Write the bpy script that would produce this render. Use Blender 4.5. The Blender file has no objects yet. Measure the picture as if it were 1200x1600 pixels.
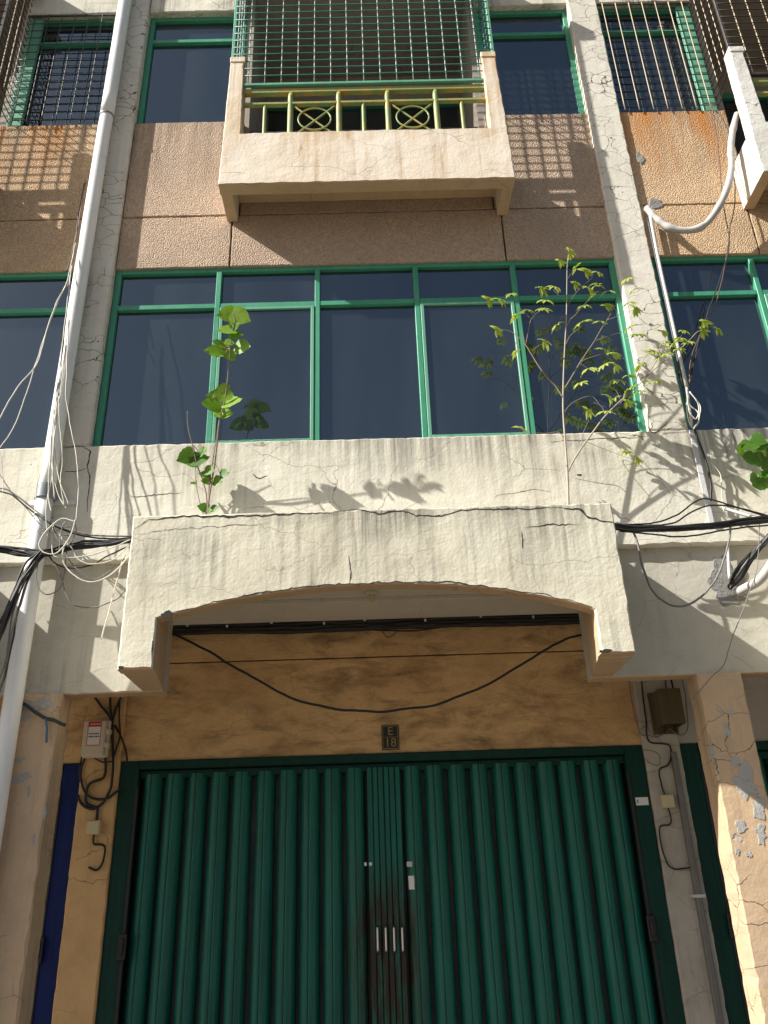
import bpy, bmesh, math, random
from mathutils import Vector, Matrix, noise
random.seed(7)
SC = bpy.context.scene
COL = SC.collection

# ------------------------------------------------------------------ camera
F_PX = 1306.76                                   # focal length in pixels of the 1200 x 1600 photograph
PITCH, ROLL, YAW = math.radians(25.166), math.radians(-1.974), math.radians(.812)
EYE = Vector((0, 0, 1.55))
fw = Vector((math.sin(YAW)*math.cos(PITCH), math.cos(YAW)*math.cos(PITCH), math.sin(PITCH)))
rt0 = Vector((math.cos(YAW), -math.sin(YAW), 0)); up0 = rt0.cross(fw)
rt = math.cos(ROLL)*rt0 + math.sin(ROLL)*up0
upv = -math.sin(ROLL)*rt0 + math.cos(ROLL)*up0
def at(x, y, Y):                                 # point of the plane at depth Y seen at photograph pixel (x, y)
    d = (x-600)/F_PX*rt + (800-y)/F_PX*upv + fw
    return EYE + d*(Y/d.y)
cd = bpy.data.cameras.new('camera'); cam = bpy.data.objects.new('camera', cd); COL.objects.link(cam)
cd.sensor_fit = 'VERTICAL'; cd.sensor_height = 36; cd.lens = F_PX/1600*36; cd.clip_start = .05; cd.clip_end = 3000
m = Matrix((rt, upv, -fw)).transposed().to_4x4(); m.translation = EYE; cam.matrix_world = m
SC.camera = cam

# ------------------------------------------------------------------ sky, sun, exposure
SUN = Vector((-2.5, -1.0, 2.12)).normalized()    # towards the sun
EL = math.asin(SUN.z); AZ = math.atan2(SUN.x, SUN.y)
w = bpy.data.worlds.new('World'); SC.world = w; w.use_nodes = True
wn = w.node_tree; wn.nodes.clear()
sky = wn.nodes.new('ShaderNodeTexSky'); sky.sky_type = 'NISHITA'; sky.sun_disc = False
sky.sun_elevation = EL; sky.sun_rotation = AZ; sky.air_density = 1.2; sky.dust_density = 3.2; sky.ozone_density = 1.5
bg = wn.nodes.new('ShaderNodeBackground'); bg.inputs[1].default_value = .05
wo = wn.nodes.new('ShaderNodeOutputWorld')
wn.links.new(sky.outputs[0], bg.inputs[0]); wn.links.new(bg.outputs[0], wo.inputs[0])
ld = bpy.data.lights.new('sun', 'SUN'); ld.energy = 5.0; ld.angle = math.radians(.53); ld.color = (1, .96, .87)
sun = bpy.data.objects.new('sun', ld); COL.objects.link(sun)
sun.rotation_euler = (-SUN).to_track_quat('-Z', 'Y').to_euler()
SC.view_settings.view_transform = 'Standard'; SC.view_settings.look = 'None'
SC.view_settings.exposure = .98; SC.view_settings.gamma = 1; SC.view_settings.use_curve_mapping = False
SC.render.engine = 'CYCLES'
SC.cycles.max_bounces = 8; SC.cycles.diffuse_bounces = 5; SC.cycles.transparent_max_bounces = 12

# ------------------------------------------------------------------ materials
M = {}
class NT:
    def __init__(s, name):
        s.m = bpy.data.materials.new(name); s.m.use_nodes = True; s.t = s.m.node_tree; s.t.nodes.clear()
        s.out = s.t.nodes.new('ShaderNodeOutputMaterial'); s.geo = s.t.nodes.new('ShaderNodeNewGeometry')
        s.pos = s.geo.outputs['Position']; M[name] = s.m
    def n(s, ty, ins={}, out=0, **kw):
        nd = s.t.nodes.new(ty)
        for k, v in kw.items(): setattr(nd, k, v)
        for k, v in ins.items():
            i = nd.inputs[k]
            if isinstance(v, bpy.types.NodeSocket): s.t.links.new(v, i)
            else:
                if isinstance(v, tuple) and len(v) == 3 and i.type == 'RGBA': v = v+(1,)
                i.default_value = v
        return nd.outputs[out]
    def scaled(s, v): return s.n('ShaderNodeVectorMath', {0: s.pos, 1: v}, operation='MULTIPLY')
    def noise(s, scale, vec=None, detail=5, rough=.55, dist=0):
        return s.n('ShaderNodeTexNoise', {'Vector': vec or s.pos, 'Scale': scale, 'Detail': detail, 'Roughness': rough, 'Distortion': dist})
    def ramp(s, f, a, b, lo=0., hi=1.):
        return s.n('ShaderNodeMapRange', {0: f, 1: a, 2: b, 3: lo, 4: hi})
    def math(s, op, a, b=0.): return s.n('ShaderNodeMath', {0: a, 1: b}, operation=op)
    def mix(s, f, a, b):
        nd = s.t.nodes.new('ShaderNodeMix'); nd.data_type = 'RGBA'
        for i, v in ((0, f), (6, a), (7, b)):
            if isinstance(v, bpy.types.NodeSocket): s.t.links.new(v, nd.inputs[i])
            else: nd.inputs[i].default_value = v+(1,) if isinstance(v, tuple) else v
        return nd.outputs[2]
    def bump(s, h, dist, strength=1., nrm=None):
        ins = {'Height': h, 'Distance': dist, 'Strength': strength}
        if nrm: ins['Normal'] = nrm
        return s.n('ShaderNodeBump', ins)
    def done(s, **k):
        b = s.n('ShaderNodeBsdfPrincipled', {kk.replace('_', ' '): v for kk, v in k.items()})
        s.t.links.new(b, s.out.inputs[0]); return s.m
    def sep(s): 
        nd = s.t.nodes.new('ShaderNodeSeparateXYZ'); s.t.links.new(s.pos, nd.inputs[0]); return nd.outputs

def stucco(name, base, stain, streak=.5, crack=.5, blotch=.5, peel=None, peelth=.66, cs=1.8, relief=.012, horiz=False, grime=(.10,.09,.075), drip=None, dripc=(.075,.07,.055), cmask=(.45,.62)):
    t = NT(name)
    big = t.noise(1.3, detail=7, rough=.62); mid = t.noise(6, detail=6, rough=.6); fine = t.noise(45, detail=4)
    st = t.noise(1.0, t.scaled((2.6,2.6,7.5) if horiz else (16,16,.9)), detail=9 if horiz else 6, rough=.68 if horiz else .65, dist=.5 if horiz else 0)
    c = t.mix(t.ramp(big, .42, .72, 0, blotch), base, stain)
    c = t.mix(t.math('MULTIPLY', t.ramp(mid, .5, .75, 0, .5), blotch), c, tuple(x*.8 for x in stain))
    c = t.mix(t.math('MULTIPLY', t.ramp(st, .45 if horiz else .5, .70 if horiz else .8, 0, streak), t.ramp(t.noise(.9, detail=3), .30 if horiz else .4, .5 if horiz else .65)), c, grime)
    c = t.mix(t.ramp(fine, .3, .7, 0, .12), c, tuple(x*.6 for x in base))
    if drip:                                       # black mould running down from a top edge
        z = t.sep()[2]; dn = t.noise(1.0, t.scaled((22,22,.5)), detail=7, rough=.7); dl = t.noise(1.7, detail=2)
        top = t.ramp(z, drip[0], drip[1]); k = t.math('MULTIPLY', t.math('POWER', top, 1.1), t.ramp(dl, .36, .58, .08, 1))
        c = t.mix(t.math('MULTIPLY', t.ramp(dn, .36, .62, 0, .9), k), c, dripc)
    spots = t.noise(22, detail=3, rough=.5)
    c = t.mix(t.ramp(spots, .72, .76, 0, .55*crack), c, grime)
    h = t.math('ADD', t.math('MULTIPLY', mid, .45), t.math('MULTIPLY', fine, .16))
    h = t.math('ADD', h, t.math('MULTIPLY', t.noise(3.2, t.scaled((1,1,1.4)), detail=3, dist=.7), .55))
    if crack:
        wv = t.n('ShaderNodeVectorMath', {0: t.n('ShaderNodeTexNoise', {'Vector': t.pos, 'Scale': 3.5, 'Detail': 6.}, out=1), 1: (.35,.35,.35)}, operation='MULTIPLY')
        vv = t.n('ShaderNodeVectorMath', {0: t.scaled((1,1,1.7)), 1: wv}, operation='ADD')
        vo = t.n('ShaderNodeTexVoronoi', {'Vector': vv, 'Scale': cs}, feature='DISTANCE_TO_EDGE')
        thr = t.math('MULTIPLY', t.ramp(t.noise(2.1, detail=2), *cmask), .0030*cs)
        ck = t.math('LESS_THAN', vo, thr)
        c = t.mix(t.math('MULTIPLY', ck, crack), c, (.06,.05,.04))
        h = t.math('SUBTRACT', h, t.math('MULTIPLY', ck, .5*crack))
    if peel:
        pn = t.noise(3.4, detail=5, rough=.5, dist=.4)
        pk = t.ramp(pn, peelth, peelth+.012)
        c = t.mix(pk, c, t.mix(t.ramp(mid, .4, .6), peel, tuple(x*.62 for x in peel)))
        h = t.math('SUBTRACT', h, t.math('MULTIPLY', pk, .5))
    return t.done(Base_Color=c, Roughness=.9, Normal=t.bump(h, relief))

stucco('plaster', (.69,.665,.57), (.52,.46,.37), streak=.7, crack=.55, blotch=.55, relief=.014, drip=(4.1,4.85))
stucco('canopy_plaster', (.67,.645,.53), (.46,.40,.30), streak=.95, crack=.35, blotch=.55, relief=.014, cs=1.1, drip=(3.3,3.98))
stucco('pilaster_plaster', (.65,.62,.55), (.50,.46,.39), streak=.6, crack=.9, blotch=.5, cs=3.8, relief=.012, cmask=(.30,.60))
stucco('balcony_plaster', (.72,.65,.56), (.62,.50,.36), streak=.9, crack=.5, blotch=.45, relief=.014, cs=1.3, grime=(.36,.22,.09), drip=(6.95,7.75), dripc=(.45,.29,.12))
stucco('balcony_weathered', (.66,.65,.62), (.50,.49,.46), streak=.6, crack=.8, blotch=.6, relief=.018, grime=(.40,.25,.05))
stucco('beam_plaster', (.50,.475,.41), (.36,.34,.28), streak=.55, crack=.3, blotch=.7, relief=.01)
stucco('ceiling_plaster', (.62,.58,.51), (.50,.45,.37), streak=.0, crack=.25, blotch=.5, relief=.008)
stucco('orange_wall', (.72,.48,.24), (.48,.29,.135), streak=.85, crack=.2, blotch=.85, horiz=True, relief=.035, grime=(.15,.082,.04))
stucco('orange_pier', (.68,.44,.21), (.40,.24,.11), streak=.65, crack=.5, blotch=.7, relief=.012, grime=(.20,.11,.05))
stucco('white_pier', (.52,.48,.42), (.34,.30,.25), streak=.6, crack=.5, blotch=.9, relief=.02, grime=(.11,.09,.075))
stucco('grey_wall', (.46,.43,.39), (.38,.35,.31), streak=.3, crack=.3, blotch=.5, relief=.01)
stucco('pillar_paint', (.57,.41,.26), (.41,.31,.23), streak=.95, crack=.9, blotch=.85, peel=(.50,.52,.53), peelth=.68, cs=3.2, relief=.012, grime=(.20,.15,.115))
stucco('cement', (.23,.225,.215), (.15,.15,.145), streak=.2, crack=.4, blotch=.6, relief=.05)
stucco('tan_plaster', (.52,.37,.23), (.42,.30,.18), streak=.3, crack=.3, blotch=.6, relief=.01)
stucco('concrete_ground', (.15,.125,.095), (.12,.105,.08), streak=.0, crack=.5, blotch=.6, relief=.01)
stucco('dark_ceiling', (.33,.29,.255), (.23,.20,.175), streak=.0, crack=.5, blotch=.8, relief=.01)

stucco('bare_cement', (.40,.40,.39), (.27,.26,.25), streak=.3, crack=.3, blotch=1.0, relief=.02)
def pebble(name, base, rust):
    t = NT(name)
    big = t.noise(1.6, detail=6, rough=.6); g = t.n('ShaderNodeTexVoronoi', {'Vector': t.pos, 'Scale': 85.})
    gr = t.noise(62, detail=4, rough=.7)
    st = t.noise(1.0, t.scaled((13,13,.8)), detail=6, rough=.65)
    c = t.mix(t.ramp(gr, .3, .7), tuple(x*.6 for x in base), tuple(min(1,x*1.4) for x in base))
    c = t.mix(t.ramp(big, .42, .7, 0, .55), c, (base[0]*.72, base[1]*.72, base[2]*.78))
    z = t.sep()[2]
    low = t.ramp(z, 7.3, 8.4)
    c = t.mix(t.math('MULTIPLY', t.ramp(st, .42, .66, 0, .8), low), c, (.14,.095,.065))
    if rust:
        rs = t.math('MULTIPLY', t.ramp(t.noise(1.0, t.scaled((7,7,.7)), detail=6), .40, .60), t.ramp(z, 7.4, 8.35))
        c = t.mix(t.math('MULTIPLY', rs, .95), c, (.48,.19,.035))
    h = t.math('ADD', t.math('MULTIPLY', g, -1.), t.math('MULTIPLY', gr, .5))
    t.done(Base_Color=c, Roughness=.95, Normal=t.bump(h, .010))
pebble('pebbledash', (.46,.345,.255), False)
pebble('pebbledash_rusty', (.54,.38,.235), True)

def paint(name, base, rust=.3, rough=.45, rustc=(.22,.09,.03), dirt=.4, spec=.5, streak=True, hand=False):
    t = NT(name)
    n1 = t.noise(3, detail=6, rough=.65); n2 = t.noise(1., t.scaled((30,30,1.6)), detail=6, rough=.6)
    c = t.mix(t.ramp(n2 if streak else n1, .42, .75, 0, dirt), base, tuple(x*.3 for x in base))
    c = t.mix(t.ramp(t.noise(9, detail=7, rough=.7), .70-.25*rust, .80-.2*rust, 0, min(1, rust*1.6)), c, rustc)
    c = t.mix(t.ramp(n1, .3, .7, 0, .25), c, tuple(min(1, x*1.5+.01) for x in base))
    if hand:
        p_ = t.sep(); hx = t.math('ABSOLUTE', t.math('SUBTRACT', p_[0], .02)); hz = t.math('ABSOLUTE', t.math('SUBTRACT', p_[2], 1.2))
        k = t.math('MULTIPLY', t.ramp(hx, .12, .34, 1, 0), t.ramp(hz, .15, .75, 1, 0))
        k = t.math('MULTIPLY', k, t.ramp(t.noise(1., t.scaled((26,26,3)), detail=7, rough=.7), .38, .62))
        c = t.mix(t.math('MINIMUM', t.math('MULTIPLY', k, 1.8), .95), c, (.035,.02,.012))
        c = t.mix(t.ramp(t.noise(1., t.scaled((70,70,1.1)), detail=5, rough=.7), .6, .72, 0, .55), c, (.02,.03,.025))
        c = t.mix(t.ramp(t.noise(38, detail=3, rough=.6), .70, .74, 0, .6), c, (.03,.025,.02))
    return t.done(Base_Color=c, Roughness=t.ramp(n1, .3, .7, rough-.1, rough+.18), Specular_IOR_Level=spec, Normal=t.bump(t.noise(60, detail=3), .0015))
paint('frame_green', (.045,.255,.155), rust=.08, dirt=.35)
paint('casement_green', (.11,.31,.21), rust=.05, dirt=.3)
paint('gate_green', (.008,.125,.096), rust=.10, dirt=.75, rough=.34, rustc=(.05,.035,.02), hand=True, spec=.3)
paint('gate_frame_green', (.004,.040,.030), rust=.12, dirt=.6, rough=.5, spec=.2, rustc=(.03,.025,.02))
paint('gate_blue', (.006,.016,.10), rust=.05, dirt=.5, rough=.5, spec=.15)
paint('grille_mint', (.30,.40,.34), rust=.15, dirt=.3)
paint('grille_green', (.05,.21,.18), rust=.12, dirt=.3)
paint('rail_green', (.22,.28,.10), rust=.85, dirt=.35, rustc=(.42,.26,.05))
paint('grille_black', (.035,.028,.024), rust=.5, dirt=.3, rustc=(.17,.10,.06))
paint('grille_pale', (.42,.34,.24), rust=.5, dirt=.3, rustc=(.2,.1,.05))
paint('black_metal', (.012,.012,.012), rust=.2, dirt=.3)
paint('olive_box', (.09,.07,.03), rust=.3, dirt=.5)
paint('pvc_white', (.74,.75,.76), rust=0, dirt=.16, rough=.35, rustc=(.3,.3,.3))
paint('conduit_white', (.46,.46,.46), rust=.2, dirt=.3, rough=.4, rustc=(.2,.2,.2))
paint('pvc_grey', (.19,.21,.23), rust=.1, dirt=.3, rough=.4, rustc=(.1,.1,.1))
paint('steel', (.55,.55,.56), rust=.35, dirt=.3, rustc=(.25,.2,.16))
paint('hose_wrap', (.42,.40,.385), rust=.25, dirt=.2, rough=.7, rustc=(.25,.22,.2), streak=False)
paint('box_beige', (.58,.52,.42), rust=.0, dirt=.3, streak=False)
paint('junction_beige', (.56,.48,.30), rust=.0, dirt=.3, streak=False)
paint('red_print', (.50,.02,.02), rust=0, dirt=.1, streak=False)
paint('white_print', (.74,.72,.70), rust=0, dirt=.15, streak=False)
paint('dark_print', (.012,.012,.012), rust=0, dirt=0, streak=False)
paint('gold', (.30,.20,.05), rust=.1, dirt=.3, streak=False)
paint('sticker_grey', (.25,.32,.33), rust=0, dirt=.2, streak=False)
paint('handle_steel', (.86,.83,.76), rust=0, dirt=.1, rough=.3, streak=False)
def rubber(name, c, rough=.55):
    t = NT(name); t.done(Base_Color=t.mix(t.noise(14), tuple(x*.7 for x in c), tuple(x*1.3 for x in c)), Roughness=rough)
rubber('cable_black', (.012,.012,.013)); rubber('cable_white', (.58,.55,.47)); rubber('cable_grey', (.16,.155,.15)); rubber('cable_brown', (.10,.05,.035))
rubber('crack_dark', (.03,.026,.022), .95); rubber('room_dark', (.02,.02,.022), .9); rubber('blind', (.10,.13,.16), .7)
rubber('stem', (.24,.18,.13), .8); rubber('stem_pale', (.36,.31,.26), .8); rubber('tape_dark', (.02,.03,.03), .5); rubber('tape_blue', (.03,.12,.22), .5)
rubber('asphalt', (.05,.05,.052), .9)

t = NT('glass_tinted')
tr = t.n('ShaderNodeBsdfTransparent', {0: (.10,.13,.17,1)})
gl = t.n('ShaderNodeBsdfGlossy', {'Color': (.74,.90,1.0,1), 'Roughness': .02, 'Normal': t.bump(t.noise(2.2, detail=1), .0012)})
du = t.n('ShaderNodeBsdfDiffuse', {'Color': (.25,.31,.38,1)})
fr = t.n('ShaderNodeFresnel', {'IOR': 2.35})
a = t.n('ShaderNodeMixShader', {0: fr, 1: tr, 2: gl})
dust = t.math('ADD', t.ramp(t.noise(1.1, t.scaled((2,2,.5)), detail=4), .35, .75, .035, .085), t.ramp(t.noise(30, detail=4), .60, .75, 0, .015))
b = t.n('ShaderNodeMixShader', {0: dust, 1: a, 2: du}); t.t.links.new(b, t.out.inputs[0])

def leafmat(name, c1, c2):
    t = NT(name)
    oi = t.n('ShaderNodeObjectInfo', {}, out=5)
    c = t.mix(oi, c1, c2)
    c = t.mix(t.ramp(t.noise(35, detail=3), .4, .7, 0, .35), c, tuple(x*.6 for x in c1))
    d = t.n('ShaderNodeBsdfPrincipled', {'Base Color': c, 'Roughness': .5})
    tl = t.n('ShaderNodeBsdfTranslucent', {'Color': c})
    x = t.n('ShaderNodeMixShader', {0: .45, 1: d, 2: tl}); t.t.links.new(x, t.out.inputs[0])
leafmat('leaf_broad', (.18,.36,.02), (.30,.48,.05)); leafmat('leaf_palmate', (.32,.42,.05), (.50,.56,.12)); leafmat('leaf_dark', (.08,.20,.02), (.16,.30,.03))

# ------------------------------------------------------------------ helpers
WM = {}                                           # world matrix of each object
def lin(name, me, mat, parent=None, matrix=None):
    o = bpy.data.objects.new(name, me); COL.objects.link(o)
    if mat and not me.materials: me.materials.append(M[mat])
    WM[o] = matrix if matrix is not None else Matrix.Identity(4)
    if matrix is not None: o.matrix_basis = matrix
    if parent is not None: o.parent = parent; o.matrix_parent_inverse = WM[parent].inverted()
    return o
def thing(name, loc, label, cat, group=None):
    o = bpy.data.objects.new(name, None); COL.objects.link(o); o.location = loc; o.empty_display_size = .2; WM[o] = Matrix.Translation(loc)
    o['label'] = label; o['category'] = cat
    if group: o['group'] = group
    return o
def tag(o, label, cat, group=None):
    o['label'] = label; o['category'] = cat
    if group: o['group'] = group
    return o
def struct(o): o['kind'] = 'structure'; return o
def tomesh(bm, smooth=False, name='mesh'):
    bmesh.ops.recalc_face_normals(bm, faces=bm.faces)
    me = bpy.data.meshes.new(name); bm.to_mesh(me); bm.free()
    if smooth:
        for p in me.polygons: p.use_smooth = True
    return me
def twotone(me, m1, m2, inner):                   # faces turned down (and inner cheeks) take a second colour
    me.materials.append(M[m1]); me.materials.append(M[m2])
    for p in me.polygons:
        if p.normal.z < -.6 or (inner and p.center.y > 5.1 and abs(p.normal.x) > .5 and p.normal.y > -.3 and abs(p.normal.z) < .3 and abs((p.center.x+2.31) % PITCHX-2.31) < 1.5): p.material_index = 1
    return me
PITCHX = 4.62
def addbox(bm, x0, x1, y0, y1, z0, z1, bev=0.):
    g = bmesh.ops.create_cube(bm, size=1)
    for v in g['verts']: v.co = Vector(((x0+x1)/2+v.co.x*(x1-x0), (y0+y1)/2+v.co.y*(y1-y0), (z0+z1)/2+v.co.z*(z1-z0)))
    if bev:
        es = list({e for v in g['verts'] for e in v.link_edges})
        bmesh.ops.bevel(bm, geom=es, offset=bev, segments=1, affect='EDGES', profile=.5)
def boxes(lst, bev=0.):
    bm = bmesh.new()
    for b in lst: addbox(bm, *b, bev)
    return tomesh(bm)
def cat(pts, n=6):                                # Catmull-Rom through points
    pts = [Vector(p) for p in pts]
    if len(pts) < 3: return pts
    P = [pts[0]*2-pts[1]] + pts + [pts[-1]*2-pts[-2]]; out = []
    for i in range(1, len(P)-2):
        for k in range(n):
            t = k/n; a, b, c, d = P[i-1:i+3]
            out.append(.5*((2*b)+(c-a)*t+(2*a-5*b+4*c-d)*t*t+(3*b-a-3*c+d)*t*t*t))
    return out+[pts[-1]]
def addtube(bm, pts, r, sides=6, r1=None, wob=0.):
    n = len(pts); rings = []; prev = None
    for i, p in enumerate(pts):
        tg = (pts[min(i+1, n-1)]-pts[max(i-1, 0)])
        if tg.length < 1e-9: tg = Vector((0,0,1))
        tg.normalize()
        if prev is None: prev = tg.orthogonal().normalized()
        nn = prev-tg*prev.dot(tg); nn = nn.normalized() if nn.length > 1e-6 else tg.orthogonal().normalized(); prev = nn
        bb = tg.cross(nn); rr = r if r1 is None else r+(r1-r)*i/(n-1)
        if wob: rr *= 1+wob*noise.noise(p*14)
        rings.append([bm.verts.new(p+rr*(math.cos(a)*nn+math.sin(a)*bb)) for a in (2*math.pi*k/sides for k in range(sides))])
    for a, b in zip(rings, rings[1:]):
        for k in range(sides): bm.faces.new((a[k], a[(k+1) % sides], b[(k+1) % sides], b[k]))
    bm.faces.new(rings[0][::-1]); bm.faces.new(rings[-1])
def tube(pts, r, sides=6, r1=None, smooth=True, wob=0., n=6):
    bm = bmesh.new(); addtube(bm, cat(pts, n), r, sides, r1, wob); return tomesh(bm, smooth)
def resample(out, step, closed=True):
    res = []; n = len(out)
    for i in range(n if closed else n-1):
        a, b = Vector(out[i]), Vector(out[(i+1) % n]); k = max(1, int((b-a).length/step))
        for j in range(k): res.append(a+(b-a)*j/k)
    if not closed: res.append(Vector(out[-1]))
    return res
def addslab(bm, outline, y0, y1, wob=.005, bev=.012, step=.045, seed=0.):
    """plaster slab: outline in x,z, front at y0, back at y1, uneven worn edges"""
    o = resample([(x, 0, z) for x, z in outline], step); n = len(o)
    area = sum(o[i].x*o[(i+1) % n].z-o[(i+1) % n].x*o[i].z for i in range(n)); sg = 1 if area > 0 else -1
    F, R, B = [], [], []
    for i, p in enumerate(o):
        d1 = (p-o[i-1]).normalized(); d2 = (o[(i+1) % n]-p).normalized()
        n1 = Vector((-d1.z, 0, d1.x))*sg; n2 = Vector((-d2.z, 0, d2.x))*sg
        nn = n1+n2; nn = nn*(1/max(.35, nn.length_squared/2)) if nn.length > .1 else n1
        wv = wob*noise.noise(p*9+Vector((seed, 3, 1)))+wob*.7*noise.noise(p*31+Vector((seed, 0, 0)))
        q = p+nn*wv; b = bev*(1+.9*noise.noise(p*17+Vector((5, seed, 0))))
        F.append(bm.verts.new(Vector((q.x, y0, q.z))+nn*b)); R.append(bm.verts.new((q.x, y0+b, q.z))); B.append(bm.verts.new((q.x, y1, q.z)))
    for i in range(n):
        j = (i+1) % n
        bm.faces.new((F[i], F[j], R[j], R[i])); bm.faces.new((R[i], R[j], B[j], B[i]))
    bm.faces.new(F); bm.faces.new(B[::-1])
def slab(outline, y0, y1, **k):
    bm = bmesh.new(); addslab(bm, outline, y0, y1, **k); return tomesh(bm)
def rect(x0, x1, z0, z1): return [(x0, z0), (x1, z0), (x1, z1), (x0, z1)]
def px(pts, Y, sc=1., ox=0., oy=0.):              # photograph polyline -> world polyline; Y a depth or a list of depths
    n = len(pts)
    return [at(ox+x/sc, oy+y/sc, Y if not isinstance(Y, (list, tuple)) else Y[0]+(Y[1]-Y[0])*i/max(1, n-1)) for i, (x, y) in enumerate(pts)]
def textmesh(s, size, depth):
    cu = bpy.data.curves.new('t', 'FONT'); cu.body = s; cu.size = size; cu.extrude = depth; cu.align_x = 'CENTER'; cu.align_y = 'CENTER'
    o = bpy.data.objects.new('t', cu); COL.objects.link(o); bpy.context.view_layer.update()
    me = bpy.data.meshes.new_from_object(o.evaluated_get(bpy.context.evaluated_depsgraph_get()))
    bpy.data.objects.remove(o); return me

# ------------------------------------------------------------------ ground
def sheet(name, x0, x1, y0, y1, z, mat):
    bm = bmesh.new(); vs = [bm.verts.new(c) for c in ((x0,y0,z),(x1,y0,z),(x1,y1,z),(x0,y1,z))]; bm.faces.new(vs)
    return struct(lin(name, tomesh(bm), mat))
sheet('ground', -900, 900, -900, 900, -.01, 'concrete_ground')
sheet('road', -300, 300, -16, -7, -.004, 'asphalt')
struct(lin('pavement', boxes([(-30, 30, 5.2, 7.3, -.01, .14)], .01), 'concrete_ground'))

# ------------------------------------------------------------------ the shophouses
WIN_Y = 5.665; GLASS_Y = 5.705; GATE_Y = 7.0
def window(root, x0, x1, z0, z1, y, mulls, tz, casements=(), fr=.05, d=.06, name='window', blinds=False):
    e = .0
    f = lin(name, boxes([(x0,x0+fr,y,y+d,z0,z1),(x1-fr,x1,y,y+d,z0,z1),(x0+fr,x1-fr,y,y+d,z1-fr,z1),(x0+fr,x1-fr,y+.004,y+d,z0,z0+fr*.6)], .004), 'frame_green', root)
    xs = [x0+fr]+list(mulls)+[x1-fr]; mw = .022
    for mx in mulls: lin('mullion', boxes([(mx-mw,mx+mw,y-.006,y+d,z0+fr*.6,z1-fr)], .004), 'frame_green', f)
    for i in range(len(xs)-1):
        a = xs[i]+(mw if i else 0); b = xs[i+1]-(mw if i < len(xs)-2 else 0)
        lin('transom', boxes([(a,b,y-.002,y+d,tz-.024,tz+.024)], .004), 'frame_green', f)
        lin('pane', boxes([(a,b,y+.038,y+.044,tz+.024,z1-fr)]), 'glass_tinted', f)
        if i in casements:
            c = .028; zz0 = z0+fr*.6+.004; zz1 = tz-.028; a += .004; b -= .004
            lin('casement_frame', boxes([(a,a+c,y-.012,y+.03,zz0,zz1),(b-c,b,y-.012,y+.03,zz0,zz1),(a+c,b-c,y-.012,y+.03,zz1-c,zz1),(a+c,b-c,y-.012,y+.03,zz0,zz0+c)], .003), 'casement_green', f)
            lin('pane', boxes([(a+c,b-c,y+.008,y+.014,zz0+c,zz1-c)]), 'glass_tinted', f)
        else: lin('pane', boxes([(a,b,y+.036,y+.042,z0+fr*.6,tz-.024)]), 'glass_tinted', f)
    return f

def crackline(parent, pts, y, wd=.006, seed=0):
    """thin irregular crack lying on a wall face at depth y"""
    p = resample([(a, 0, b) for a, b in pts], .018, closed=False); bm = bmesh.new(); L = []; n = len(p)
    for i, q in enumerate(p):
        d = (p[min(i+1, n-1)]-p[max(i-1, 0)]).normalized(); nn = Vector((-d.z, 0, d.x))
        j = .014*noise.noise(q*11+Vector((seed, 0, 0)))+.008*noise.noise(q*40+Vector((seed, 0, 9)))
        ww = wd*.75*(.35+.9*abs(noise.noise(q*23+Vector((0, seed, 0)))))*min(1, .3+3*min(i, n-1-i)/n)
        L.append([bm.verts.new((q.x+nn.x*(j+s*ww), y, q.z+nn.z*(j+s*ww))) for s in (-1, 1)])
    for a, b in zip(L, L[1:]): bm.faces.new((a[0], a[1], b[1], b[0]))
    return lin('crack', tomesh(bm), 'crack_dark', parent)

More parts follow.
